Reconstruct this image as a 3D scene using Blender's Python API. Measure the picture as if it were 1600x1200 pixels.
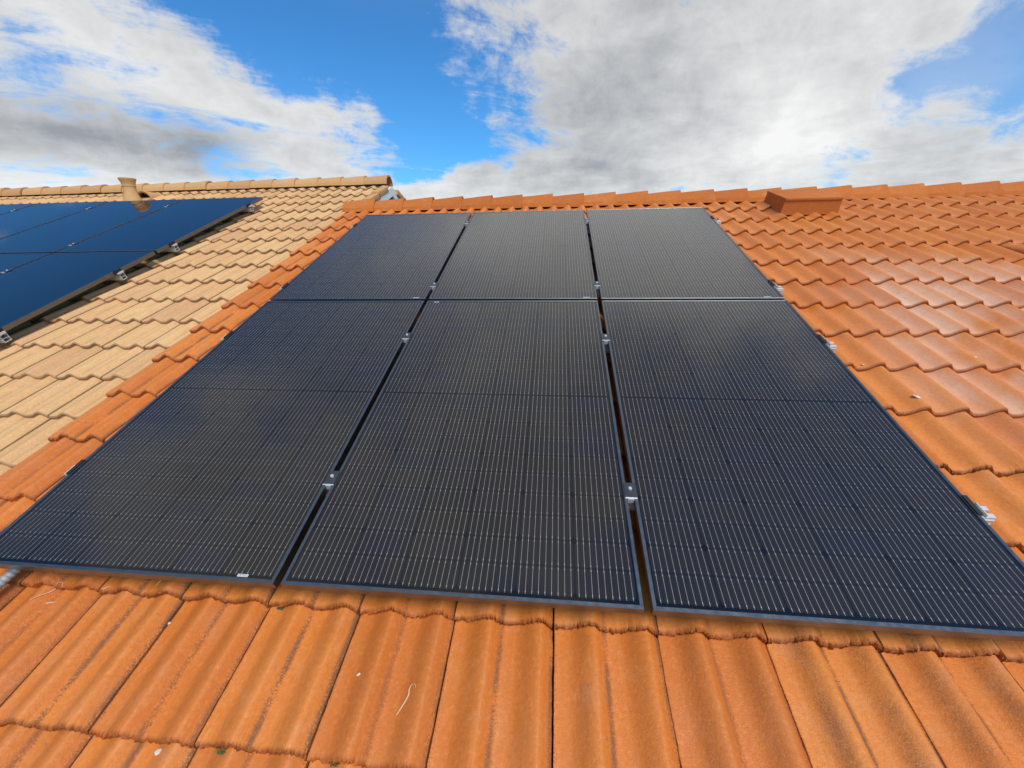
import bpy, bmesh, math, random
import numpy as np
from mathutils import Vector, Matrix, Euler
random.seed(7); np.random.seed(7)
R = math.radians
for o in list(bpy.data.objects): bpy.data.objects.remove(o)
scene = bpy.context.scene
col = scene.collection

# ------------------------------------------------------------------ frame of reference
SLOPE = R(21.0)            # roof pitch; u runs along the ridge (X), v up the slope, n off the roof
Z0 = 3.6                   # height of the roof origin above the ground
def W(u, v, n):
    return Vector((u, v*math.cos(SLOPE)-n*math.sin(SLOPE), v*math.sin(SLOPE)+n*math.cos(SLOPE)+Z0))

# ------------------------------------------------------------------ camera
cam = bpy.data.cameras.new('camera'); camo = bpy.data.objects.new('camera', cam); col.objects.link(camo)
cam.sensor_width = 36; cam.lens = 646.86/1600*36; cam.clip_start = 0.02; cam.clip_end = 3000
cr, cd, cf = Vector((0.99488709, 0.10007946, -0.0135564)), Vector((0.01796131, -0.30742644, -0.95140232)), Vector((-0.09938343, 0.9462944, -0.30765215))
m = Matrix((cr, -cd, -cf)).transposed().to_4x4(); m.translation = W(1.84526, -0.50881, 1.18)
camo.matrix_world = m
scene.camera = camo
scene.cycles.max_bounces = 6; scene.cycles.diffuse_bounces = 3; scene.cycles.glossy_bounces = 3
scene.render.resolution_x, scene.render.resolution_y = 1024, 768

# ------------------------------------------------------------------ node helper
class S:
    """a socket with arithmetic"""
    def __init__(s, nt, sock): s.nt, s.k = nt, sock
    def _m(s, op, *a):
        n = s.nt.nodes.new('ShaderNodeMath'); n.operation = op
        for i, x in enumerate((s,)+a):
            if isinstance(x, S): s.nt.links.new(x.k, n.inputs[i])
            else: n.inputs[i].default_value = x
        return S(s.nt, n.outputs[0])
    def __add__(s, o): return s._m('ADD', o)
    __radd__ = __add__
    def __sub__(s, o): return s._m('SUBTRACT', o)
    def __rsub__(s, o): return (s*-1)+o
    def __mul__(s, o): return s._m('MULTIPLY', o)
    __rmul__ = __mul__
    def __truediv__(s, o): return s._m('DIVIDE', o)
    def pow(s, o): return s._m('POWER', o)
    def mod(s, o): return s._m('FLOORED_MODULO', o)
    def abs(s): return s._m('ABSOLUTE')
    def mx(s, o): return s._m('MAXIMUM', o)
    def mn(s, o): return s._m('MINIMUM', o)
    def exp(s): return s._m('EXPONENT')
    def step(s, a, b):
        n = s.nt.nodes.new('ShaderNodeMapRange'); n.interpolation_type = 'SMOOTHSTEP'
        s.nt.links.new(s.k, n.inputs[0]); n.inputs[1].default_value = a; n.inputs[2].default_value = b
        return S(s.nt, n.outputs[0])
def sep(nt, v):
    n = nt.nodes.new('ShaderNodeSeparateXYZ'); nt.links.new(v.k, n.inputs[0]); return [S(nt, o) for o in n.outputs]
def comb(nt, *a):
    n = nt.nodes.new('ShaderNodeCombineXYZ')
    for i, x in enumerate(a):
        if isinstance(x, S): nt.links.new(x.k, n.inputs[i])
        else: n.inputs[i].default_value = x
    return S(nt, n.outputs[0])
def noise(nt, v, scale, detail=4, rough=.5, dist=0, out=0):
    n = nt.nodes.new('ShaderNodeTexNoise'); nt.links.new(v.k, n.inputs['Vector'])
    n.inputs['Scale'].default_value = scale; n.inputs['Detail'].default_value = detail
    n.inputs['Roughness'].default_value = rough; n.inputs['Distortion'].default_value = dist
    return S(nt, n.outputs[out])
def mix(nt, f, a, b, mode='MIX'):
    n = nt.nodes.new('ShaderNodeMix'); n.data_type = 'RGBA'; n.blend_type = mode
    for i, x in ((0, f), (6, a), (7, b)):
        if isinstance(x, S): nt.links.new(x.k, n.inputs[i])
        else: n.inputs[i].default_value = x if i == 0 else (*x, 1)
    return S(nt, n.outputs[2])

# ------------------------------------------------------------------ sky: Nishita blue with a broken cloud layer
SUN_AZ, SUN_EL = R(152), R(50)
world = bpy.data.worlds.new('World'); scene.world = world; world.use_nodes = True
nt = world.node_tree; nt.nodes.clear()
wo = nt.nodes.new('ShaderNodeOutputWorld'); bg = nt.nodes.new('ShaderNodeBackground'); nt.links.new(bg.outputs[0], wo.inputs[0])
bg.inputs[1].default_value = 0.061
world.cycles.sampling_method = 'MANUAL'; world.cycles.sample_map_resolution = 512
sk = nt.nodes.new('ShaderNodeTexSky'); sk.sky_type = 'NISHITA'; sk.sun_disc = False
sk.sun_elevation = SUN_EL; sk.sun_rotation = SUN_AZ; sk.air_density = 1.0; sk.dust_density = 0.3; sk.ozone_density = 2.5
blue = mix(nt, 1.0, S(nt, sk.outputs[0]), (0.30, 0.76, 1.10), 'MULTIPLY')
tc = nt.nodes.new('ShaderNodeTexCoord'); D = S(nt, tc.outputs['Generated'])
dx, dy, dz = sep(nt, D)
az = dx._m('ARCTAN2', dy)*(180/math.pi)
el = dz.mx(-1.0)._m('ARCSINE')*(180/math.pi)
AE = comb(nt, az, el, 0.0)
dzc = dz.mx(0.0)+0.16
Q = comb(nt, dx/dzc, dy/dzc, 0.0)                       # cloud-deck coordinates
n1 = noise(nt, Q, 1.3, 5, .58, .35)
qx, qy, _ = sep(nt, Q)
Qs = comb(nt, qx*0.9+qy*0.35, qy*1.15-qx*0.75, 3.7)          # sheared for streaks
n2 = noise(nt, Qs, 2.6, 7, .68, .40)
n3 = noise(nt, comb(nt, qx, qy, 9.3), 4.2, 6, .60, .3)
n4 = noise(nt, D, 9.0, 6, .66, .25)
def blob(a, e, ra, re, rot=0):
    mp = nt.nodes.new('ShaderNodeMapping'); mp.vector_type = 'TEXTURE'; nt.links.new(AE.k, mp.inputs[0])
    mp.inputs['Location'].default_value = (a, e, 0); mp.inputs['Rotation'].default_value = (0, 0, R(rot)); mp.inputs['Scale'].default_value = (ra*2.1, re*2.1, 1)
    g = nt.nodes.new('ShaderNodeTexGradient'); g.gradient_type = 'QUADRATIC_SPHERE'; nt.links.new(mp.outputs[0], g.inputs[0])
    return S(nt, g.outputs[1])
cover = 0.02
for amp, a, e, ra, re, rot in [
    (.55, -47, 18, 11, 4.2, -18), (.50, -36, 14.5, 8, 3.4, -22), (.45, -28.5, 14.5, 4.5, 4.0, 0),
    (.85, -50, 10, 10, 3.4, 0), (.50, -44, 5.5, 20, 2.6, 0), (.28, -26, 8.5, 8, 2.5, -10),
    (.95, 10, 20, 16, 7.5, -8), (.85, 20, 11, 15, 6, 0), (.65, 3, 9.0, 12, 3.2, 0), (.62, 40, 6.5, 13, 3.2, 0), (.55, -11, 6.5, 9, 1.8, 4),
    (.42, 26, 21, 8, 4, 0), (.70, 10, 41, 34, 9, 0), (.30, -8, 56, 30, 8, 0),
    (-.70, -25, 22, 9, 4.5, 20), (-.62, -16.5, 14, 4.2, 4.6, 35), (-.40, -9, 11.5, 5, 1.6, -10), (-.10, 36, 15, 5, 3.0, 20), (.30, 36, 20, 9, 3.5, 0), (-.18, -28, 40, 14, 7, 0), (.55, -13, 7.5, 8, 2.2, 0), (.28, -22, 15, 3, 4, 0), (-.75, -56, 31, 22, 7, 0), (.55, -30, 76, 90, 15, 0), (.45, -75, 48, 22, 14, 0), (.28, 34, 52, 14, 8, 0), (-.75, 84, 66, 24, 12, 0)]:
    cover = blob(a, e, ra, re, rot)._m('MULTIPLY_ADD', amp, cover)
fld = cover + (n1-0.5)*0.8 + (n2-0.5)*1.15 + (n3-0.5)*.35 + (n4-0.5)*1.10
dens = fld.step(0.02, 0.44)
dark = 0.0
for amp, a, e, ra, re in [(.85, -49, 10.5, 9, 2.6), (.75, -39, 10.5, 4.0, 2.4), (.50, 4, 15, 13, 6), (.36, 10, 24, 14, 5), (.28, 2, 8.5, 10, 2.2), (.30, 36, 8.5, 10, 2.4), (-.55, 24, 10.5, 7.5, 3.2), (-.3, -40, 5.6, 16, 1.6), (-.30, -14, 41, 18, 7), (-.75, 16, 41, 18, 8), (.95, -20, 74, 120, 16), (.70, -75, 48, 24, 14), (.5, 35, 58, 22, 6)]:
    dark = blob(a, e, ra, re)._m('MULTIPLY_ADD', amp, dark)
shade = (dark + (n3-0.5)*.55 + (n4-0.5)*.75 + (n1-0.5)*.5 + fld*0.16 + 0.24)._m('MAXIMUM', 0.0)._m('MINIMUM', 1.0)
cloud = mix(nt, shade, (6.6, 6.6, 6.45), (2.35, 2.45, 2.6))
veil = blob(36, 14, 13, 8)*(n1*.9+n4*.5-.25)*.75 + blob(-50, 8, 20, 7)*.22 + blob(-16, 40, 22, 9)*.62 + blob(-5, 55, 60, 15)*.50
dens = (dens*0.97 + (1-dens)*veil)._m('MINIMUM', .97)._m('MAXIMUM', 0.0)
nt.links.new(mix(nt, dens, blue, cloud).k, bg.inputs[0])

# ------------------------------------------------------------------ sun (veiled by cloud, behind the photographer)
sl = bpy.data.lights.new('sun', 'SUN'); sl.energy = 1.5; sl.angle = R(28); sl.color = (1.0, 0.93, 0.82)
slo = bpy.data.objects.new('sun', sl); col.objects.link(slo)
sd = Vector((math.sin(SUN_AZ)*math.cos(SUN_EL), math.cos(SUN_AZ)*math.cos(SUN_EL), math.sin(SUN_EL)))
slo.rotation_euler = sd.to_track_quat('Z', 'Y').to_euler(); slo.location = (0, -10, 20)

vs = scene.view_settings; vs.view_transform = 'Standard'; vs.look = 'None'; vs.exposure = 1.25; vs.gamma = 1.0; vs.use_curve_mapping = False

# ------------------------------------------------------------------ materials
def mat(name):
    m = bpy.data.materials.new(name); m.use_nodes = True; nt = m.node_tree
    return m, nt, nt.nodes['Principled BSDF']
def bump(nt, b, h, strength, dist):
    n = nt.nodes.new('ShaderNodeBump'); n.inputs['Strength'].default_value = strength; n.inputs['Distance'].default_value = dist
    nt.links.new(h.k, n.inputs['Height']); nt.links.new(n.outputs[0], b.inputs['Normal'])
def simple(name, c, rough=.5, metal=0, nscale=0, namt=.15, spec=.5, bmp=0):
    m, nt, b = mat(name)
    b.inputs['Base Color'].default_value = (*c, 1); b.inputs['Roughness'].default_value = rough; b.inputs['Metallic'].default_value = metal
    b.inputs['Specular IOR Level'].default_value = spec
    if nscale:
        t = nt.nodes.new('ShaderNodeTexCoord'); n = noise(nt, S(nt, t.outputs['Object']), nscale, 5, .6)
        nt.links.new(mix(nt, n, tuple(x*(1-namt) for x in c), tuple(min(1, x*(1+namt)) for x in c)).k, b.inputs['Base Color'])
        nt.links.new((n*.3+(rough-.15)).k, b.inputs['Roughness'])
        if bmp: bump(nt, b, n, bmp, .003)
    return m
def tile_material(name, ca, cb, cd_, dirt_shade, gloss, grit, pan_sheen=0.0, spec=.5, lichen=.25):
    """concrete tile: tone per tile, blotches, grit, black lichen in the channels"""
    m, nt, b = mat(name)
    t = nt.nodes.new('ShaderNodeTexCoord'); oi = nt.nodes.new('ShaderNodeObjectInfo')
    rnd = S(nt, oi.outputs['Random'])
    O = S(nt, t.outputs['Object']); ox, oy, oz = sep(nt, O)
    P = comb(nt, ox+rnd*37.0, oy+rnd*91.0, oz)
    uv = nt.nodes.new('ShaderNodeUVMap'); uv.uv_map = 'tile'
    tx, ty, _ = sep(nt, S(nt, uv.outputs[0]))
    mm = tx.mod(0.15)
    big = noise(nt, P, 5, 3, .5); med = noise(nt, comb(nt, ox*2.2+rnd*37.0, oy*.8+rnd*91.0, oz), 18, 4, .65); fine = noise(nt, P, 320, 3, .75)
    c = mix(nt, (big*.6+med*.5+rnd*.5-.30).step(0, 1), ca, cb)
    c = mix(nt, (med-.60)._m('MAXIMUM', 0.0)*2.4, c, tuple(min(1, x*1.25+.07) for x in cb))
    # random pale fade, plus sky sheen painted into the right-slope pans
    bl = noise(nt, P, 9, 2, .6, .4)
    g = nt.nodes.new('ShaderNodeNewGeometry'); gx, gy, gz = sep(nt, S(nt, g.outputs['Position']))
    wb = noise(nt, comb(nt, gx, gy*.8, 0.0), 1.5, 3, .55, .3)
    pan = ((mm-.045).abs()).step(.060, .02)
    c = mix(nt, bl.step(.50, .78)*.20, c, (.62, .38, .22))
    c = mix(nt, (gx.step(3.3, 4.0)*wb.step(.38, .62)*(pan*.7+.25)*gy.step(.55, 1.1)*gy.step(3.1, 1.9)*(bl*.9+.5)*pan_sheen).mn(.8), c, (.80, .58, .43))
    # lichen/grit along each roll's right foot; left flank is grit plus painted shade
    foot = ((mm-.1455).abs().mn((mm+.0045).abs())).step(.014, .001)
    flank = ((mm-.078).abs()).step(.026, .004)
    dn = noise(nt, P, 240, 3, .8); dl = noise(nt, P, 7, 2, .5); dl2 = noise(nt, comb(nt, ox+rnd*11, oy+rnd*53, 4.0), 6, 2, .5)
    d1 = foot*(dn*1.5+dl*1.1+foot*.15-.98).step(.26, .50)*dirt_shade[0]
    lx, ly, lz = sep(nt, S(nt, oi.outputs['Location']))
    d2 = flank*(dn*1.2+dl2*.8-.62).step(.22, .60)*dirt_shade[1]*lx.step(1.5, 2.4)*ly.step(.35, .05)
    spk = (noise(nt, P, 55, 3, .6)-.70)._m('MAXIMUM', 0.0)*6.0
    c = mix(nt, (d1+d2+spk*.5).mn(.9), c, cd_)
    # browner leading edge
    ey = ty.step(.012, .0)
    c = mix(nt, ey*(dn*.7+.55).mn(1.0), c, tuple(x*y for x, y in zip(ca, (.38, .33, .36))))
    c = mix(nt, rnd.mod(.37).step(.12, .37)*.55, c, tuple(x*y for x, y in zip(ca, (.82, .74, .85))))
    pit = noise(nt, P, 95, 3, .7)
    c = mix(nt, (pit-.50)._m('MAXIMUM', 0.0)*1.2, c, tuple(x*.52 for x in ca))
    c = mix(nt, (.46-pit)._m('MAXIMUM', 0.0)*1.6, c, tuple(min(1, x*1.25+.05) for x in cb))
    c = mix(nt, (fine-.5).abs()*1.2, c, tuple(x*.45 for x in ca))
    lich = noise(nt, comb(nt, ox+rnd*71, oy+rnd*29, 2.0), 26, 3, .68).step(.645, .72)*rnd.mod(.21).step(.03, .20)
    c = mix(nt, lich*lichen, c, (.20, .15, .095))
    blot = noise(nt, P, 16, 2, .6, .6)
    c = mix(nt, blot.step(.50, .70)*.14, c, tuple(x*y for x, y in zip(ca, (.80, .70, .62))))
    nt.links.new(c.k, b.inputs['Base Color'])
    nt.links.new((med*.25+gloss+pit*.22+d1*.3).mn(1.0).k, b.inputs['Roughness'])
    b.inputs['Specular IOR Level'].default_value = spec
    bump(nt, b, fine*1.0+pit*1.2+med*.6+dn*d1*1.5+ey*dn*2.0, grit, .0022)
    return m
M = {}
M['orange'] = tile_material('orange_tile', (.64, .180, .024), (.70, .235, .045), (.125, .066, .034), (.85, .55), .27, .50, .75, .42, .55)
M['beige'] = tile_material('beige_tile', (.64, .365, .148), (.73, .455, .198), (.20, .12, .06), (.35, .1), .48, .40)
M['orange_ridge'] = tile_material('orange_ridge', (.50, .135, .022), (.55, .17, .034), (.14, .07, .035), (.0, .0), .6, .45, 0.0, .25)
M['beige_ridge'] = tile_material('beige_ridge', (.56, .30, .115), (.63, .365, .15), (.16, .10, .055), (.0, .0), .55, .45, 0.0, .3)
M['deck'] = simple('roof_underlay', (.10, .055, .03), .9, 0, 8, .4)
M['wall'] = simple('render_wall', (.55, .49, .40), .9, 0, 6, .12, .3, .4)
M['white'] = simple('white_paint', (.78, .77, .74), .5, 0, 9, .06)
M['frame'] = simple('black_anodised', (.20, .21, .215), .36, 1.0, 40, .15)
M['side'] = M['frame']
M['alu'] = simple('aluminium', (.66, .65, .62), .42, .35, 60, .12)
M['steel'] = simple('stainless_bolt', (.62, .61, .58), .35, .4, 80, .1)
M['clamp'] = simple('grey_clamp', (.085, .09, .095), .38, .7, 60, .25)
M['rubber'] = simple('black_rubber', (.012, .012, .012), .6)
M['back'] = simple('black_backsheet', (.0022, .0024, .005), .6, 0, 30, .3, .05)
M['bus'] = simple('tinned_wire', (.55, .55, .55), .45, .3, 300, .15)
M['conduit'] = simple('grey_conduit', (.30, .32, .33), .5, 0, 40, .2)
M['stone'] = simple('pale_pebble', (.66, .60, .50), .8, 0, 60, .25, .3, .5)
M['tendril'] = simple('dry_tendril', (.74, .62, .46), .6, 0, 90, .12)
M['leafm'] = simple('green_moss', (.06, .10, .025), .8, 0, 120, .5)
M['straw'] = simple('yellow_straw', (.62, .56, .16), .7, 0, 60, .2)
M['drop'] = simple('dried_dropping', (.70, .64, .54), .85, 0, 70, .3)
M['sticker'] = simple('paper_sticker', (.62, .66, .68), .5)
M['print'] = simple('sticker_print', (.10, .11, .12), .6)
M['dark'] = simple('dark_void', (.02, .016, .012), .9)
m, nt, b = mat('ground'); t = nt.nodes.new('ShaderNodeTexCoord'); n = noise(nt, S(nt, t.outputs['Object']), .6, 8, .65)
nt.links.new(mix(nt, n.step(.4, .62), (.06, .085, .03), (.20, .16, .10)).k, b.inputs['Base Color']); b.inputs['Roughness'].default_value = .95; M['ground'] = m
# cell: near-black silicon, each one a slightly different blue or brown
m, nt, b = mat('silicon_cell'); oi = nt.nodes.new('ShaderNodeObjectInfo'); rnd = S(nt, oi.outputs['Random'])
t = nt.nodes.new('ShaderNodeTexCoord'); n = noise(nt, S(nt, t.outputs['Object']), 14, 3, .5)
c = mix(nt, rnd.step(.55, 1.0), (.0140, .0134, .0142), (.0115, .0118, .024)); c = mix(nt, rnd.mod(.13)*6.0, c, (.0215, .0175, .0155))
nt.links.new(mix(nt, n*.3, c, (.013, .0125, .0135)).k, b.inputs['Base Color']); b.inputs['Roughness'].default_value = .55; b.inputs['Specular IOR Level'].default_value = .08; M['cell'] = m
def glass(name, rough, ior, dust):
    m, nt, b = mat(name); nt.nodes.remove(b); out = nt.nodes['Material Output']
    tr = nt.nodes.new('ShaderNodeBsdfTransparent'); gl = nt.nodes.new('ShaderNodeBsdfGlossy'); fr = nt.nodes.new('ShaderNodeFresnel'); mx = nt.nodes.new('ShaderNodeMixShader')
    fr.inputs[0].default_value = ior; gl.inputs['Roughness'].default_value = rough; gl.inputs[0].default_value = (1, 1, 1, 1)
    df = nt.nodes.new('ShaderNodeBsdfDiffuse'); df.inputs[0].default_value = (.50, .46, .40, 1); m2 = nt.nodes.new('ShaderNodeMixShader')
    t = nt.nodes.new('ShaderNodeTexCoord'); oi = nt.nodes.new('ShaderNodeObjectInfo'); rnd = S(nt, oi.outputs['Random'])
    ox, oy, oz = sep(nt, S(nt, t.outputs['Object'])); P = comb(nt, ox+rnd*31, oy+rnd*57, oz)
    nb = noise(nt, P, 2.2, 4, .6, .5); ns = noise(nt, P, 24, 4, .65, .8); nf = noise(nt, P, 90, 3, .6)
    du = nb.step(.45, .8)*.006 + (ns.step(.68, .76)*nf.step(.45, .7)*nb.step(.5, .62))*.10 + 0.002
    nt.links.new((du*dust).k, m2.inputs[0])
    nt.links.new((nb*.04+rough).k, gl.inputs['Roughness'])
    nt.links.new(fr.outputs[0], mx.inputs[0]); nt.links.new(tr.outputs[0], m2.inputs[1]); nt.links.new(df.outputs[0], m2.inputs[2])
    nt.links.new(m2.outputs[0], mx.inputs[1]); nt.links.new(gl.outputs[0], mx.inputs[2]); nt.links.new(mx.outputs[0], out.inputs[0])
    return m
M['glass'] = glass('anti_reflective_glass', .08, 1.56, 1.3)
M['glass_mirror'] = glass('smooth_glass', .02, 1.55, .3)

# ------------------------------------------------------------------ builders
def mesh(name, verts, faces, mats, fm=None, smooth=False, uv=None):
    me = bpy.data.meshes.new(name); me.from_pydata([tuple(v) for v in verts], [], faces)
    for x in (mats if isinstance(mats, (list, tuple)) else [mats]): me.materials.append(x)
    if fm is not None: me.polygons.foreach_set('material_index', fm)
    if smooth: me.polygons.foreach_set('use_smooth', [True]*len(me.polygons))
    if uv is not None:
        l = me.uv_layers.new(name='tile'); vi = np.empty(len(me.loops), dtype=np.int32); me.loops.foreach_get('vertex_index', vi)
        l.data.foreach_set('uv', np.asarray(uv, dtype=np.float32)[vi].ravel())
    me.update(); return me
def link(name, data, parent=None, loc=(0, 0, 0), rot=(0, 0, 0)):
    o = bpy.data.objects.new(name, data); col.objects.link(o); o.location = loc; o.rotation_euler = rot
    if parent: o.parent = parent
    return o
def tag(o, label, cat, group=None):
    o['label'] = label; o['category'] = cat
    if group: o['group'] = group
    return o
class MB:
    def __init__(s): s.v, s.f, s.m = [], [], []
    def add(s, vs_, fs, mi=0):
        k = len(s.v); s.v += [tuple(x) for x in vs_]; s.f += [tuple(i+k for i in f) for f in fs]; s.m += [mi]*len(fs); return s
    def box(s, a, b_, mi=0, bev=0):
        (x0, y0, z0), (x1, y1, z1) = a, b_
        if not bev:
            vs_ = [(x, y, z) for z in (z0, z1) for y in (y0, y1) for x in (x0, x1)]
            return s.add(vs_, [(0, 2, 3, 1), (4, 5, 7, 6), (0, 1, 5, 4), (2, 6, 7, 3), (0, 4, 6, 2), (1, 3, 7, 5)], mi)
        bm = bmesh.new(); bmesh.ops.create_cube(bm, size=1)
        for v in bm.verts: v.co = Vector(((x0+x1)/2+v.co.x*(x1-x0), (y0+y1)/2+v.co.y*(y1-y0), (z0+z1)/2+v.co.z*(z1-z0)))
        bmesh.ops.bevel(bm, geom=list(bm.edges), offset=bev, segments=2, affect='EDGES', profile=.5)
        bm.verts.index_update(); s.add([v.co.copy() for v in bm.verts], [tuple(v.index for v in f.verts) for f in bm.faces], mi); bm.free(); return s
    def prism(s, poly, axis, a, b_, mi=0):
        """poly of 2-D points extruded along an axis from a to b_"""
        n = len(poly)
        def P(q, t): return {'x': (t, q[0], q[1]), 'y': (q[0], t, q[1]), 'z': (q[0], q[1], t)}[axis]
        return s.add([P(q, a) for q in poly]+[P(q, b_) for q in poly], [tuple(range(n))[::-1], tuple(range(n, 2*n))]+[(i, (i+1) % n, (i+1) % n+n, i+n) for i in range(n)], mi)
    def lathe(s, prof, seg, c=(0, 0, 0), mi=0, ry=1):
        vs_ = [(c[0]+r*math.cos(2*math.pi*i/seg), c[1]+r*ry*math.sin(2*math.pi*i/seg), c[2]+z) for r, z in prof for i in range(seg)]
        fs = [(j*seg+i, j*seg+(i+1) % seg, (j+1)*seg+(i+1) % seg, (j+1)*seg+i) for j in range(len(prof)-1) for i in range(seg)]
        return s.add(vs_, fs, mi)
    def tube(s, pts, rad, seg=8, mi=0):
        pts = [Vector(p_) for p_ in pts]; k = []
        for i, p_ in enumerate(pts):
            t_ = (pts[min(i+1, len(pts)-1)]-pts[max(i-1, 0)]).normalized(); a = t_.orthogonal() if i == 0 else (a-t_*a.dot(t_)); a.normalize(); b_ = t_.cross(a)
            r = rad(i) if callable(rad) else rad
            k += [p_+(a*math.cos(2*math.pi*j/seg)+b_*math.sin(2*math.pi*j/seg))*r for j in range(seg)]
        n = len(pts)
        fs = [(i*seg+j, i*seg+(j+1) % seg, (i+1)*seg+(j+1) % seg, (i+1)*seg+j) for i in range(n-1) for j in range(seg)]
        return s.add(k, fs+[tuple(range(seg))[::-1], tuple((n-1)*seg+j for j in range(seg))], mi)
    def me(s, name, mats, smooth=False):
        return mesh(name, s.v, s.f, mats, s.m, smooth)
def auto_smooth(me, ang=35):
    me.polygons.foreach_set('use_smooth', [True]*len(me.polygons)); me.set_sharp_from_angle(angle=R(ang))
    return me

# ------------------------------------------------------------------ tiles
TW, GAUGE, THICK, ROLL = .30, .325, .024, .036
MX = [0, .012, .030, .048, .058, .068, .078, .088, .098, .107, .115, .122, .129, .135, .140, .145, .15]
def prof(x):
    mm = x % .15
    if mm < .034: return -.0015*math.sin(math.pi*mm/.034)
    if mm < .112: t_ = (mm-.034)/.078; return ROLL*(t_*t_*(3-2*t_))
    t_ = (mm-.112)/.038; return ROLL*(1-t_*t_*(3-2*t_))
def tile_mesh(name, material, hi, seed, length=.40, rs=1.0):
    rg = np.random.RandomState(seed)
    xs = sorted(set([.0006]+MX[1:]+[.15+q for q in MX[1:-1]]+[.2995]))
    if hi: xs = list(np.interp(np.linspace(0, len(xs)-1, 110), range(len(xs)), xs))
    xs = np.array(xs); nx = len(xs)
    # a ragged leading edge; hi: crumbs of cement
    k = np.convolve(rg.randn(nx+8), np.ones(5)/5, 'same')[4:-4]
    jag = k*(.0012 if hi else .0010)+(rg.randn(nx)*.0019 if hi else 0)
    h = np.array([prof(q) for q in xs])*rs; h[-1] = max(h[-1], .004)
    drop = [(.0, -.0075), (.0035, -.0018), (.012, 0), (.06, 0)]+([(.06+q*.012, 0) for q in range(1, 24)] if hi else [(.15, 0), (.25, 0)])+[(length, 0)]
    rows, uvs = [], []
    r_ = (lambda s_: rg.randn(nx)*s_) if hi else (lambda s_: np.zeros(nx))
    # front face, bottom up
    for yy, zz, js in ((.0035, -THICK-.003, .8), (.0005, -THICK*.62, 1.0), (-.0010, -THICK*.36, 1.0)):
        rows.append((xs, yy+jag*js+r_(.0014), h+THICK+zz+r_(.0010))); uvs.append((xs, np.zeros(nx)))
    for yy, zz in drop:
        w = max(0, 1-yy/.03)
        rows.append((xs, yy+jag*w+r_(.0006)*w, h+THICK*(1-yy/GAUGE)+zz+r_(.0008)*w)); uvs.append((xs, np.full(nx, max(yy-.0, 0))))
    V = [(a, b_, c_) for X, Y, Z in rows for a, b_, c_ in zip(X, np.broadcast_to(Y, nx), Z)]
    UV = [(a, b_) for X, Y in uvs for a, b_ in zip(X, Y)]
    F = [(j*nx+i, j*nx+i+1, (j+1)*nx+i+1, (j+1)*nx+i) for j in range(len(rows)-1) for i in range(nx-1)]
    if hi:
        jr = np.convolve(rg.randn(len(rows)+4), np.ones(3)/3, 'same')[2:-2]*.0016
        jl = np.convolve(rg.randn(len(rows)+4), np.ones(3)/3, 'same')[2:-2]*.0010
        for j in range(len(rows)):
            for i_, w in ((nx-1, 1), (nx-2, .8), (nx-3, .4)): a = V[j*nx+i_]; V[j*nx+i_] = (a[0]+jr[j]*w*.6-.0004, a[1], a[2]-abs(jr[j])*w*.8)
            a = V[j*nx]; V[j*nx] = (a[0]+abs(jl[j]), a[1], a[2])
    # side skirts
    nr = len(rows)
    for side, x_ in ((0, 0), (1, nx-1)):
        base = len(V)
        for j in range(nr): a = V[j*nx+x_]; V.append((a[0]-(.001 if side else -.001), a[1], a[2]-.014)); UV.append(UV[j*nx+x_])
        for j in range(nr-1):
            q = (j*nx+x_, (j+1)*nx+x_, base+j+1, base+j); F.append(q if not side else q[::-1])
    me = mesh(name, V, F, material, None, True, UV); me.set_sharp_from_angle(angle=R(50)); return me

def solve_view(u, v, n):
    d = W(u, v, n)-camo.matrix_world.translation; z = d.dot(cf)
    if z < .05: return None
    return 800+646.86*d.dot(cr)/z, 600+646.86*d.dot(cd)/z
def in_view(u, v, n, w, l, mar=10):
    pts = [q for q in (solve_view(u+a, v+b_, n) for a in (0, w) for b_ in (0, l)) if q]
    if not pts: return False
    xs, ys = [q[0] for q in pts], [q[1] for q in pts]
    return max(xs) > -mar and min(xs) < 1600+mar and max(ys) > -mar and min(ys) < 1200+mar

ground = link('ground', mesh('ground', [(-1500, -1500, 0), (1500, -1500, 0), (1500, 1500, 0), (-1500, 1500, 0)], [(0, 1, 2, 3)], M['ground'])); ground['kind'] = 'structure'

def join_field(name, material, parent, spots, protos):
    V, F, UV = [], [], []
    for i, (u, v, n) in enumerate(spots):
        me = protos[i % len(protos)]; k = len(V)
        l = me.uv_layers['tile'].data; vu = {}
        for lp in me.loops: vu[lp.vertex_index] = l[lp.index].uv
        sy = min(1.0, n/.40)
        for q in me.vertices: V.append((q.co.x+u, q.co.y*sy+v, q.co.z)); UV.append(tuple(vu.get(q.index, (0, 0))))
        F += [tuple(a+k for a in p_.vertices) for p_ in me.polygons]
    o = link(name, mesh(name, V, F, material, None, True, UV), parent); o.data.set_sharp_from_angle(angle=R(50)); o['kind'] = 'stuff'; return o

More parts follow.
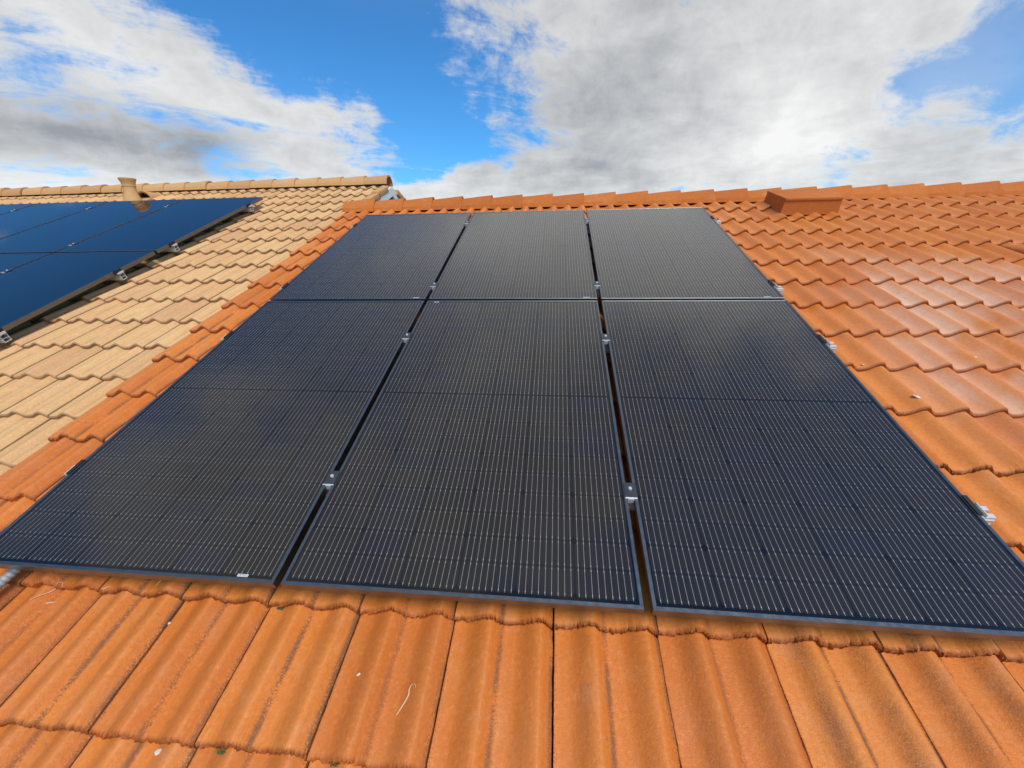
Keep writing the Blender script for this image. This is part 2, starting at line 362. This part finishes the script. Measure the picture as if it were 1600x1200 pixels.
def house(name, label, u0, u1, v0, vr, nref, material, hidden, nose0, off0, inview_hi, rows_above):
    root = tag(link(name, None), label, 'house')
    ridge = W(0, vr, nref)                         # apex at pan level
    ye = W(0, v0, nref).y; run = ridge.y-ye; yf = ridge.y+run
    # roof deck: both slopes, a slab
    th = .12; k = .035
    e0 = W(0, v0, nref-k); ap = W(0, vr, nref-k); x0, x1 = u0+.02, u1-.02
    mb = MB(); sec = [(e0.y, e0.z), (ap.y, ap.z), (2*ap.y-e0.y, e0.z), (2*ap.y-e0.y, e0.z-th), (ap.y, ap.z-th), (e0.y, e0.z-th)]
    mb.prism([sec[0], sec[1], sec[4], sec[5]], 'x', x0, x1).prism([sec[1], sec[2], sec[3], sec[4]], 'x', x0, x1)
    roof = link('roof', mb.me('roof', M['deck']), root)
    # walls under it
    wb = MB(); i = .45
    wl = [(e0.y+i, 0), (2*ap.y-e0.y-i, 0), (2*ap.y-e0.y-i, e0.z-th+i*math.tan(SLOPE)-.01), (ap.y, ap.z-th-.01), (e0.y+i, e0.z-th+i*math.tan(SLOPE)-.01)]
    wb.prism(wl, 'x', x0+.12, x1-.12); link('wall', wb.me('wall', M['wall']), root)
    # tiles
    lo = [tile_mesh('tile', material, False, s_, .40, .74 if inview_hi(0, 0) is False else 1.0) for s_ in range(5)]; hi = [tile_mesh('tile', material, True, 50+s_) for s_ in range(9)]
    field = []; rg = random.Random(name)
    j0 = math.floor((v0-nose0)/GAUGE); nmax = int((vr-.04-nose0)/GAUGE)
    for j in range(j0, nmax+1):
        v = nose0+j*GAUGE-(.02 if j < 0 and nose0 == 0 else 0)
        u = off0
        while u > u0+.001: u -= TW
        while u+TW <= u1+.02:
            if u >= u0-.02:
                if in_view(u, v, nref+.03, TW, GAUGE) and not hidden(u, v):
                    big = inview_hi(u, v); last = v+.40 > vr-.02
                    o = link('tile', rg.choice(hi if big else lo), roof)
                    o.matrix_world = Matrix.Translation(W(u, v+rg.uniform(-.003, .003), nref+rg.uniform(-.0012, .0012))) @ Matrix.Rotation(SLOPE+rg.uniform(-.004, .002), 4, 'X') @ Matrix.Rotation(rg.uniform(-.004, .004), 4, 'Z')
                    if big and u < 1.6: o.scale = (.994, 1, 1)
                    if nose0 != 0: o.scale = (.984, 1, 1)
                    if last: o.scale = (o.scale.x, (vr-.02-v)/.40, 1)
                else: field.append((u, v, nref))
            u += TW
    f = join_field('covered_tile', material, roof, [(a, b_, vr-.02-b_) for a, b_, _ in field], lo)
    f.matrix_world = Matrix.Translation(W(0, 0, nref)) @ Matrix.Rotation(SLOPE, 4, 'X')
    return root, roof, ridge

PW, PH, GX, GY, FH = 1.038, 1.755, .0228, .0238, .030
NREF = -.167
def hid_o(u, v):      # under the six panels
    return u > .04 and u+TW < 3.13 and v > .10 and v+GAUGE < 3.50
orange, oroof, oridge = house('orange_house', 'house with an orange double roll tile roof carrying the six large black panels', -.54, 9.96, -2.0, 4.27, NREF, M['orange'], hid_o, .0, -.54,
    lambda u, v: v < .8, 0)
NB = -.222
BU1 = -.50
def hid_b(u, v): return u+TW < -1.80 and 1.35 < v and v+GAUGE < 4.6
beige, broof, bridge = house('beige_house', 'neighbouring house with a pale beige tile roof and blue panels at the left', -15.20, BU1, -2.0, 5.62, NB, M['beige'], hid_b, 1.83-6*GAUGE, -.80, lambda u, v: False, 0)

# ridge tiles
def ridge_mesh(name, material, sect0, sect1, L, closed_end=True):
    """shell between a small section (left) and a large one (right), with thickness at the right mouth"""
    n = len(sect0); V = []; F = []; UV = []
    st = [(0, 0.0), (.30, .30), (.85, .85), (1, 1)]
    for t_, w in st:
        for (a0, b0), (a1, b1) in zip(sect0, sect1): V.append((t_*L, a0+(a1-a0)*w, b0+(b1-b0)*w)); UV.append((.02, .1))
    for j in range(len(st)-1):
        for i in range(n-1): F.append((j*n+i, (j+1)*n+i, (j+1)*n+i+1, j*n+i+1))
    k = len(V)
    for a, b_ in sect1: V.append((L, a*.86, b_*.84-.004)); UV.append((.02, .0))
    for i in range(n-1): F.append(((len(st)-1)*n+i, k+i, k+i+1, (len(st)-1)*n+i+1))
    k2 = len(V)
    for a, b_ in sect1: V.append((L*.4, a*.84, b_*.80-.006)); UV.append((.02, .1))
    for i in range(n-1): F.append((k+i, k2+i, k2+i+1, k+i+1))
    k3 = len(V)          # left mouth edge
    for a, b_ in sect0: V.append((0, a*.86, b_*.84-.004)); UV.append((.02, .0))
    for i in range(n-1): F.append((i, i+1, k3+i+1, k3+i))
    me = mesh(name, V, F, material, None, True, UV); me.set_sharp_from_angle(angle=R(28)); return me
def angular(wd, h, top):
    return [(-wd, -.045), (-wd*.93, -.005), (-top, h-.006), (-top*.55, h), (top*.55, h), (top, h-.006), (wd*.93, -.005), (wd, -.045)]
def rounded(r, h): return [(-r*math.cos(a), -.03+h*math.sin(a)) for a in [math.pi*i/14 for i in range(15)]]
rng = random.Random(5)
oc = ridge_mesh('ridge_tile', M['orange_ridge'], angular(.108, .068, .030), angular(.128, .098, .040), .375)
u = -.57; i = 0
while u < 9.9:
    o = link('ridge_tile', oc, oroof, (u, oridge.y+rng.uniform(-.006, .006), oridge.z+.026+rng.uniform(-.003, .003)), (rng.uniform(-.03, .03), rng.uniform(-.008, .010), rng.uniform(-.012, .012))); u += .333
bc = ridge_mesh('ridge_tile', M['beige_ridge'], rounded(.105, .105), rounded(.122, .128), .385)
u = BU1-.385
while u > -15:
    link('ridge_tile', bc, broof, (u, bridge.y+rng.uniform(-.006, .006), bridge.z+.04+rng.uniform(-.003, .003)), (rng.uniform(-.03, .03), rng.uniform(-.006, .010), rng.uniform(-.01, .01))); u -= .34
# verge tiles along the open gable of the beige roof (above the orange ridge), near and far slope
vb = MB(); vb.box((-.085, 0, -.075), (.012, .375, .0), 0, .007); vme = auto_smooth(vb.me('verge_tile', M['beige_ridge']))
l = vme.uv_layers.new(name='tile')
for j in range(0, 20):
    v = 1.83-6*GAUGE+j*GAUGE
    if 3.7 < v < 5.3:
        o = link('verge_tile', vme, broof); o.matrix_world = Matrix.Translation(W(BU1+.02, v, NB+.058)) @ Matrix.Rotation(SLOPE-.06, 4, 'X')
    if 3.0 < v < 5.25:
        p_ = W(BU1+.02, v, NB+.058); q = Vector((p_.x, 2*bridge.y-p_.y, p_.z))
        o = link('verge_tile', vme, broof); o.matrix_world = Matrix.Translation(q) @ Matrix.Rotation(math.pi, 4, 'Z') @ Matrix.Rotation(SLOPE-.06, 4, 'X') @ Matrix.Translation((.055, 0, 0))
# white bargeboards under the verge, and a dark louvre at the peak
bb = MB(); p0 = W(0, 5.62, NB-.012); p1 = W(0, 3.5, NB-.012); d_ = .12
bb.prism([(p0.y, p0.z), (p1.y, p1.z), (p1.y, p1.z-d_), (p0.y, p0.z-d_)], 'x', BU1-.018, BU1+.024)
bb.prism([(p0.y, p0.z), (2*p0.y-p1.y, p1.z), (2*p0.y-p1.y, p1.z-d_), (p0.y, p0.z-d_)], 'x', BU1-.018, BU1+.024)
link('bargeboard', bb.me('bargeboard', M['white']), beige)

# ------------------------------------------------------------------ solar panels
def frame_mesh(w, h, fh, lip):
    mb = MB(); b = .0012
    # profile across a bar: outer face, bevelled top, inner drop
    def ring(inset, z): return [(inset, inset, z), (w-inset, inset, z), (w-inset, h-inset, z), (inset, h-inset, z)]
    R_ = [ring(.0, -fh), ring(0, -b), ring(b, 0), ring(lip-.001, 0), ring(lip, -.001), ring(lip, -.006), ]
    V = [p_ for r in R_ for p_ in r]; F = []
    for j in range(len(R_)-1):
        for i in range(4): F.append((j*4+i, j*4+(i+1) % 4, (j+1)*4+(i+1) % 4, (j+1)*4+i))
    # underside flange
    k = len(V); V += ring(.028, -fh)
    for i in range(4): F.append((i, k+i, k+(i+1) % 4, (i+1) % 4))
    return mesh('frame', V, F, M['frame'])
FM = frame_mesh(PW, PH, FH, .011)
def sheet(name, w, h, inset, z, m_):
    return mesh(name, [(inset, inset, z), (w-inset, inset, z), (w-inset, h-inset, z), (inset, h-inset, z)], [(0, 1, 2, 3)], m_)
GM = sheet('glass', PW, PH, .0105, -.0016, M['glass']); GM2 = sheet('glass', PW, PH, .0105, -.0016, M['glass_mirror'])
BM = MB().box((.0108, .0108, -.0085), (PW-.0108, PH-.0108, -.0062)).me('back_sheet', M['back'])
CW, CH, CG = .1654, .0824, .0029
def cell_mesh(flip):
    mb = MB(); c = .011; w, h = CW, CH
    P_ = [(0, 0), (w, 0), (w, h-c), (w-c, h), (c, h), (0, h-c)]
    if flip: P_ = [(x, h-y) for x, y in P_][::-1]
    mb.prism(P_, 'z', -.0003, 0.0, 0)
    for i in range(9):
        x = w/9*(i+.5)
        for (a, b_, hw, z) in ((-.0011, h+.0011, .00040, .0004), (.004, .0085, .00092, .00055), (h-.0085, h-.004, .00092, .00055)):
            mb.add([(x-hw, a, z), (x+hw, a, z), (x+hw, b_, z), (x-hw, b_, z)], [(0, 1, 2, 3)], 1)
    return mb.me('cell', [M['cell'], M['bus']])
CM = [cell_mesh(False), cell_mesh(True)]
def panel(u, v, n, label, group, cells, gm, tilt=0):
    root = tag(link('solar_panel', None, None, W(u, v, n), (SLOPE+tilt, 0, 0)), label, 'solar panel', group)
    link('frame', FM, root); link('back_sheet', BM, root); link('glass', gm, root)
    if cells:
        mx_ = (PW-6*CW-5*CG)/2; my = (PH-20*CH-18*CG-.010)/2
        for r in range(20):
            y = my+r*(CH+CG)+(.010-CG if r >= 10 else 0)
            for c in range(6): link('cell', CM[1 if r % 2 == 0 else 0], root, (mx_+c*(CW+CG), y, -.0050))
    return root
names = [['bottom left', 'bottom middle', 'bottom right'], ['top left', 'top middle', 'top right']]
extra = [['white sticker at its lower edge', 'between the two long gaps', 'nearest the right-hand tiles'], ['beside the beige roof', 'below the middle of the orange ridge', 'below the orange vent box']]
panels = {}
for r in range(2):
    for c in range(3):
        panels[r, c] = panel(c*(PW+GX), r*(PH+GY), 0, f'{names[r][c]} of six black panels on orange roof, {extra[r][c]}', 'six black panels on the orange roof', True, GM)
# stickers on panels
def sticker(parent, x, y, w, h):
    mb = MB(); z = -.0012; mb.box((x, y, z-.0002), (x+w, y+h, z), 0)
    rg = random.Random(3)
    for row in range(2):
        xx = x+w*.06
        while xx < x+w*.9:
            ww = rg.uniform(.03, .09)*w; mb.box((xx, y+h*(.15+.42*row), z), (xx+ww, y+h*(.45+.42*row), z+.0001), 1); xx += ww+rg.uniform(.03, .06)*w
    link('sticker', mb.me('sticker', [M['sticker'], M['print']]), parent)
sticker(panels[0, 0], .915, .0135, .034, .008)
sticker(panels[1, 0], .955, .0130, .040, .007); sticker(panels[0, 1], .045, PH-.021, .030, .007); sticker(panels[1, 1], .955, .0130, .040, .007); sticker(panels[1, 2], .93, .0130, .036, .007)

# beige roof array: four columns in the top row, two in the bottom
PBN = -.085
bl = {(1, 0): 'right-hand blue glossy panel in the upper row on the beige roof', (1, 1): 'blue glossy panel mirroring the clay flue, upper row on the beige roof',
      (1, 2): 'third blue panel from the right in the upper row on the beige roof', (1, 3): 'leftmost sliver of blue panel in the upper row, at the picture edge',
      (0, 0): 'right-hand blue glossy panel in the lower row, overhanging beige tiles', (0, 1): 'left blue panel in the lower row, cut by the picture edge'}
for (r, c), t_ in bl.items():
    panel(-1.80-PW-c*(PW+GX), 1.125+r*(PH+GY), PBN, t_, 'blue panels on the beige roof', False, GM2)

# ------------------------------------------------------------------ rails and clamps
def rail_mesh(L):
    """hollow extrusion with a slotted top, section in the v-n plane"""
    mb = MB(); w, h, t_ = .044, .050, .0030
    mb.box((0, -w/2, -h), (L, -w/2+t_, 0)); mb.box((0, w/2-t_, -h), (L, w/2, 0)); mb.box((0, -w/2+t_, -h), (L, w/2-t_, -h+t_))
    mb.box((0, -w/2+t_, -t_), (L, -.006, -.0003)); mb.box((0, .006, -t_), (L, w/2-t_, -.0003)); mb.box((0, -w/2+t_, -h*.52), (L, w/2-t_, -h*.52+t_))
    mb.box((0, -w/2-.0025, -h*.30), (L, -w/2, -h*.22)); mb.box((0, -w/2-.0025, -h*.72), (L, -w/2, -h*.64))
    return mb.me('mounting_rail', M['alu'])
RV = [.385, 1.345, 1.975, 3.235]
words = ['lowest', 'second lowest', 'second highest', 'highest']
AW = 3*PW+2*GX
RM = rail_mesh(AW+.118)
HM = MB().box((-.018, -.014, -.088), (.018, .014, .0)).box((-.018, .014, -.088), (.018, .16, -.082)).me('roof_hook', M['alu'])
def build_clamps(us, un, v, n, where, group, right_u, left_u, rail_len, left_end=True):
    pass
def bolt(mb, x, y, z, r=.0062, h=.006, mi=1):
    mb.lathe([(0.0001, z+h), (r*.45, z+h), (r*.5, z+h-.003), (r*.55, z+h), (r*.92, z+h), (r, z+h-.001), (r, z)], 14, (x, y, 0), mi)
def mid_mesh():
    body = MB(); g = GX
    body.box((-g/2+.001, -.032, -.026), (g/2-.001, .032, -.022)); body.box((-g/2+.001, -.032, -.022), (-g/2+.0035, .032, .0008)); body.box((g/2-.0035, -.032, -.022), (g/2-.001, .032, .0008))
    body.box((-g/2-.008, -.030, .0010), (g/2+.008, .030, .0042), 0, .0008)
    return body.me('body', M['clamp'])
MM = mid_mesh(); bm_ = MB(); bolt(bm_, 0, 0, 0, mi=0); BOLT = auto_smooth(bm_.me('bolt', M['steel']))
LIP = MB().box((-GX/2-.0085, -.0345, .0012), (GX/2+.0085, -.0305, .0052), 0, .0008).box((-GX/2+.001, -.036, -.020), (GX/2-.001, -.0325, .0010)).me('end_lip', M['alu'])
def mid_clamp(u, v, n, label, group):
    r = tag(link('mid_clamp', None, None, W(u, v, n), (SLOPE, 0, 0)), label, 'clamp', group)
    link('body', MM, r); link('bolt', BOLT, r, (0, .004, .004)); link('end_lip', LIP, r)
EB = MB().box((-.009, -.035, .0012), (.006, .035, .0048), 0, .0008).box((.0015, -.035, -.030), (.0052, .035, .0012)).box((.0052, -.035, -.030), (.026, .035, -.0265)).me('body', M['rubber'])
EP = MB().box((.006, -.028, -.0265), (.034, .020, -.0225), 0, .001).box((.030, -.028, -.0265), (.034, .020, -.010), 0, .001).me('clamp_plate', M['alu'])
def end_clamp(u, v, n, side, label, group):
    r = tag(link('end_clamp', None, None, W(u, v, n), (SLOPE, 0, 0)), label, 'clamp', group)
    if side < 0: r.scale = (-1, 1, 1)
    link('body', EB, r); link('clamp_plate', EP, r); link('bolt', BOLT, r, (.017, .006, -.0225)); 
for i, v in enumerate(RV):
    o = tag(link('mounting_rail', RM, None, W(-.045, v, -FH-.0005), (SLOPE, 0, 0)), f'{words[i]} of four silver rails under the black panels, ending at the right', 'rail', 'rails under the black panels')
    for c in range(2):
        mid_clamp((c+1)*PW+(c+.5)*GX, v, 0, f'{words[i]} grey clamp with silver bolt in the {"left" if c == 0 else "right"} gap between black panels', 'clamps in the panel gaps')
    end_clamp(AW, v, 0, 1, f'{words[i]} black end clamp on the right edge of the black array', 'end clamps of the black array')
    end_clamp(0, v, 0, -1, f'{words[i]} black end clamp on the left edge of the black array', 'end clamps of the black array')
    for u in (.35, 1.55, 2.75):
        link('roof_hook', HM, o, (u+.045, 0, -.0508))
# beige array
RVB = [1.125+x for x in (.385, 1.345, 1.975, 3.235)]
RB = rail_mesh(4.325)
for i, v in enumerate(RVB):
    o = tag(link('mounting_rail', RB, None, W(-1.80-4.30, v, PBN-FH-.0005), (SLOPE, 0, 0)), f'silver rail end under the blue panels on the beige roof, {words[i]} of four', 'rail', 'rails under the blue panels')
    for u in (.4, 2.1, 3.6): link('roof_hook', HM, o, (u, 0, -.0508))
    end_clamp(-1.80, v, PBN, 1, f'{words[i]} end clamp with bolt on the right edge of the blue panels', 'end clamps of the blue array')
    for c in range(3):
        if i < 2 and c > 0: continue
        mid_clamp(-1.80-(c+1)*PW-(c+.5)*GX, v, PBN, f'tiny {words[i]} clamp between blue panels, {["nearest the right edge", "second seam from right", "third seam from right"][c]}', 'clamps between the blue panels')

# ------------------------------------------------------------------ roof furniture
# boxy vent on the orange roof, just under the ridge
vb = MB(); 
def taper(mb, a, b_, za, zb, c, d, mi=0):
    V = [(*q, za) for q in a]+[(*q, zb) for q in b_]
    mb.add(V, [(3, 2, 1, 0), (4, 5, 6, 7)]+[(i, (i+1) % 4, (i+1) % 4+4, i+4) for i in range(4)], mi)
vent = tag(link('roof_vent', None, None, W(3.93, 3.70, 0), (SLOPE-R(5), 0, 0)), 'low orange box-shaped roof vent just below the ridge on the right', 'vent')
bm = bmesh.new()
lo_, hi_ = [(-.016, -.004), (.489, -.004), (.489, .40), (-.016, .40)], [(-.008, -.012), (.495, -.012), (.495, .41), (-.008, .41)]
mb = MB(); taper(mb, lo_, [(-.0, -.0), (.487, 0), (.487, .40), (0, .40)], -.135, -.012, 0, 0); me = mb.me('body', M['orange_ridge']); me.uv_layers.new(name='tile'); link('body', me, vent)
mb = MB().box((-.004, -.008, -.0125), (.489, .40, .010), 0, .004); me = auto_smooth(mb.me('lid', M['orange_ridge'])); me.uv_layers.new(name='tile'); link('lid', me, vent)
# flush vent tile near the right picture edge
def hood(w, l, h):
    V, F = [], []; n = 13; ys = [0, .05, .12, .2, .28, l]
    for y in ys:
        k = (1-y/l)**.7
        for i in range(n):
            a = math.pi*i/(n-1); V.append((-w/2*math.cos(a)*(1-.15*y/l), y, h*k*math.sin(a)**.8+.0))
    for j in range(len(ys)-1):
        for i in range(n-1): F.append((j*n+i, j*n+i+1, (j+1)*n+i+1, (j+1)*n+i))
    k = len(V)
    for i in range(n): a = math.pi*i/(n-1); V.append((-w/2*.86*math.cos(a), 0, h*.82*math.sin(a)**.8)); 
    for i in range(n-1): F.append((i, k+i, k+i+1, i+1))
    k2 = len(V)
    for i in range(n): a = math.pi*i/(n-1); V.append((-w/2*.86*math.cos(a), .10, h*.72*math.sin(a)**.8))
    for i in range(n-1): F.append((k+i, k2+i, k2+i+1, k+i+1))
    return V, F
def hood_vent(u, v, n, w, l, h, mk, label):
    V, F = hood(w, l, h); me = mesh('hood', V, F, M[mk], None, True); me.uv_layers.new(name='tile'); me.set_sharp_from_angle(angle=R(40))
    r = tag(link('vent_tile', None, None, W(u, v, n), (SLOPE-.06, 0, 0)), label, 'vent tile'); link('hood', me, r)
    link('grille', mesh('grille', [(-w*.42, .06, 0), (w*.42, .06, 0), (w*.30, .06, h*.66), (-w*.30, .06, h*.66)], [(0, 1, 2, 3)], M['dark']), r)
hood_vent(5.32, 2.66, NREF+.022, .24, .30, .07, 'orange_ridge', 'low orange hooded vent tile at the right picture edge')
hood_vent(-3.93, 5.18, NB+.02, .22, .30, .11, 'beige_ridge', 'small beige hooded vent tile right of the clay flue')
# clay flue on the beige roof
cu, cv = -3.88, 4.92
base = W(cu, cv, NB)
fl = tag(link('clay_flue', None, None, base), 'clay flue pipe with flared cap rising beside the beige ridge', 'flue'); fl.scale = (.82, .82, .97)
mb = MB().lathe([(.15, -.10), (.145, .0), (.135, .05), (.118, .10), (.098, .15), (.088, .19), (.086, .255)], 28); me = auto_smooth(mb.me('pipe', M['beige_ridge'])); me.uv_layers.new(name='tile'); link('pipe', me, fl)
mb = MB().lathe([(.092, .25), (.094, .262), (.088, .268), (.090, .285), (.099, .310), (.112, .335), (.117, .345), (.117, .356), (.110, .358), (.09, .33), (.06, .29)], 28); me = auto_smooth(mb.me('cap', M['beige_ridge'])); me.uv_layers.new(name='tile'); link('cap', me, fl)
mb = MB().lathe([(.0001, .340), (.107, .342)], 20); link('flue_opening', mb.me('flue_opening', M['dark']), fl)
mb = MB().box((-.17, -.20, -.012), (.17, .22, .022), 0, .006); me = auto_smooth(mb.me('base_tile', M['beige_ridge'])); me.uv_layers.new(name='tile'); link('base_tile', me, fl, (0, 0, .03), (SLOPE, 0, 0))

# corrugated conduit coming out from under the left panel
pts = []; N = 420
for i in range(N+1):
    t_ = i/N; v = .30-1.5*t_; u = .085-.10*max(0, t_-.12)**1.1-.03*math.sin(t_*5); pts.append(W(u, v, -.1015+.003*math.sin(t_*9)))
mb = MB().tube(pts, lambda i: .0145 if (i % 4) < 2 else .0125, 14); tag(link('conduit', mb.me('conduit', M['conduit'], True)), 'grey corrugated conduit emerging under the left corner of the black panels', 'conduit')

# small debris on the foreground tiles
def surf(u, v, extra=0.0):
    v = min(v+.02, -1e-4) if v < 0 else v
    j = math.floor((v)/GAUGE); y = v-j*GAUGE; x = (u+.54) % TW
    return NREF+prof(x)+THICK*(1-y/GAUGE)+extra
def on(u, v, e=0.0): return W(u, v, surf(u, v, e))
def curl(u, v, pts2, r, label, mk='tendril', cat='tendril', name='dry_tendril'):
    P_ = [on(u+a, v+b_, r*.9+c_) for a, b_, c_ in pts2]
    # smooth
    Q_ = []
    for i in range(len(P_)-1):
        p0, p1, p2, p3 = P_[max(i-1, 0)], P_[i], P_[i+1], P_[min(i+2, len(P_)-1)]
        for k in range(6):
            t_ = k/6; Q_.append(.5*((2*p1)+(p2-p0)*t_+(2*p0-5*p1+4*p2-p3)*t_*t_+(3*p1-p0-3*p2+p3)*t_**3))
    Q_.append(P_[-1]); n = len(Q_)
    tag(link(name, MB().tube(Q_, lambda i: r*(.45+.55*math.sin(math.pi*min(1, (i+2)/(n*.8)))), 7).me(name, M[mk], True)), label, cat)
curl(1.455, -.245, [(0, 0, 0), (.012, .022, 0), (.022, .043, 0), (.021, .056, .003), (.026, .064, .006), (.036, .065, .007), (.041, .058, .005)], .0012, 'white curled dry tendril lying on a foreground tile below the middle panel')
curl(.195, .005, [(-.02, -.055, .004), (-.012, -.035, .001), (-.004, -.018, 0), (.0, -.006, .003), (.008, .006, .004), (.020, .010, .004), (.024, .002, .002)], .0011, 'white curled dry tendril beside the grey conduit')
curl(.545, .03, [(0, 0, 0), (.006, .012, .003), (.010, .026, .004), (.011, .034, .003)], .0013, 'yellow-green straw lying under the edge of the bottom left panel', 'straw', 'straw', 'straw')
curl(.37, .005, [(0, 0, 0), (.010, .007, .001), (.020, .013, 0)], .0012, 'short white twig under the edge of the bottom left panel', 'tendril', 'twig', 'twig')
curl(.20, -.045, [(0, 0, 0), (.012, .006, .001), (.022, .010, 0)], .0013, 'short white twig resting against a nose of the left foreground tiles', 'tendril', 'twig', 'twig')
def pebble(u, v, r, label, name='pebble', mk='stone', cat='pebble', sq=.7, seed=1):
    bm = bmesh.new(); bmesh.ops.create_icosphere(bm, subdivisions=3, radius=r); rg = random.Random(seed)
    w = [Vector((rg.uniform(-1, 1), rg.uniform(-1, 1), rg.uniform(-1, 1))).normalized() for _ in range(7)]
    for q in bm.verts:
        k = 1+sum(.12*math.sin(4*q.co.normalized().dot(a)+i) for i, a in enumerate(w))*.5
        q.co = Vector((q.co.x*k, q.co.y*k*1.35, q.co.z*k*sq))
    me = bpy.data.meshes.new(name); bm.to_mesh(me); bm.free(); me.materials.append(M[mk]); me.polygons.foreach_set('use_smooth', [True]*len(me.polygons))
    tag(link(name, me, None, on(u, v, r*sq*.6), (SLOPE, 0, seed)), label, cat)
from_px = {}
def unproject(x, y):
    d = cr*((x-800)/646.86)+cd*((y-600)/646.86)+cf; n_ = Vector((0, -math.sin(SLOPE), math.cos(SLOPE))); o_ = camo.matrix_world.translation
    t_ = (W(0, 0, -.13)-o_).dot(n_)/d.dot(n_); p_ = o_+d*t_-Vector((0, 0, Z0))
    return p_.x, p_.y*math.cos(SLOPE)+p_.z*math.sin(SLOPE)
pebble(.872, -.362, .0075, 'white pebble on the lowest course of tiles at the bottom left', seed=3)
pebble(.664, -.072, .0050, 'small white pebble beside a tile joint under the bottom left panel', seed=4)
pebble(1.323, -.165, .0038, 'tiny white pebble left of the curled tendril on the foreground tile', seed=5)
for k, (u, v, r, t_) in enumerate([(3.462, 1.045, .011, 'pale dried dropping on a tile just right of the bottom right panel'), (3.96, 1.06, .008, 'pale dried dropping near the right picture edge'), (3.40, 1.33, .008, 'small pale dropping on a tile nose right of the panels'), (3.98, 1.42, .007, 'pale speck of dropping on the far right tiles beside a dark crumb')]):
    pebble(u, v, r, t_, 'dropping', 'drop', 'dropping', .45, 20+k)
# moss tufts wedged under tile noses
def moss(u, v, r, label, seed):
    rg = random.Random(seed); mb = MB()
    for i in range(70):
        a, d = rg.uniform(0, 6.28), r*math.sqrt(rg.random()); c = Vector((math.cos(a)*d*1.8, math.sin(a)*d*.45, rg.uniform(-.001, .004))); s_ = rg.uniform(.002, .005)
        p_ = [c+Vector((rg.uniform(-1, 1), rg.uniform(-1, 1), rg.uniform(-.3, 1)))*s_ for _ in range(4)]; mb.add(p_, [(0, 1, 2), (0, 2, 3), (0, 3, 1), (1, 3, 2)])
    tag(link('moss_tuft', mb.me('moss_tuft', M['leafm']), None, on(u, v, .002), (SLOPE, 0, 0)), label, 'moss')
moss(1.046, -.350, .013, 'green moss tuft under a tile nose at the lower left', 1)
moss(1.335, -.349, .010, 'dark green moss tuft under a tile nose at the bottom, left of centre', 2)
moss(.995, -.004, .006, 'small green moss tuft under a nose below the gap of the left panels', 3)

# loose grit and dead lichen packed in the channels of the foreground tiles
rg = random.Random(11); mb = MB()
for k in range(0, 29):
    for course in (-2, -1, 0):
        uc = -.54+.15*k; joint = k % 2 == 0
        amt = (110 if uc < 1.9 else 40)*(.7 if joint else 1.1)*rg.uniform(.25, 1.3)
        y0, sp = rg.uniform(.05, .28), rg.uniform(.05, .12)
        for i in range(int(amt)):
            y = rg.gauss(y0, sp) if rg.random() < .75 else rg.uniform(.0, GAUGE)
            if not .004 < y < GAUGE-.006: continue
            v = course*GAUGE+y-(.02 if course < 0 else 0); u = uc+rg.gauss(.0035, .0035)+.0015
            p_ = on(u, v, .0004); r = rg.uniform(.0006, .0017)
            q = [p_+Vector((rg.uniform(-1, 1), rg.uniform(-1, 1), rg.uniform(-.6, 1)))*r for _ in range(4)]
            mb.add(q, [(0, 1, 2), (0, 2, 3), (0, 3, 1), (1, 3, 2)], rg.choice((0, 0, 1)))
    # crumbs along the leading edges
for i in range(1500):
    course = rg.choice((-1, 0)); u = rg.uniform(-.5, 3.75); v = course*GAUGE-(.02 if course else 0)-abs(rg.gauss(.0025, .004)); p_ = on(u, v, .0005); r = rg.uniform(.0006, .0018)
    q = [p_+Vector((rg.uniform(-1, 1), rg.uniform(-1, 1), rg.uniform(-.6, 1)))*r for _ in range(4)]
    mb.add(q, [(0, 1, 2), (0, 2, 3), (0, 3, 1), (1, 3, 2)], rg.choice((0, 1, 2, 2)))
g = link('grit', mb.me('grit', [simple('dark_grit', (.07, .045, .025), .95), simple('brown_grit', (.17, .085, .04), .95), simple('orange_grit', (.45, .16, .05), .9)]))
g['kind'] = 'stuff'; g['label'] = 'dark grit and dead lichen lying in the channels of the foreground tiles'; g['category'] = 'grit'
bpy.context.view_layer.update()
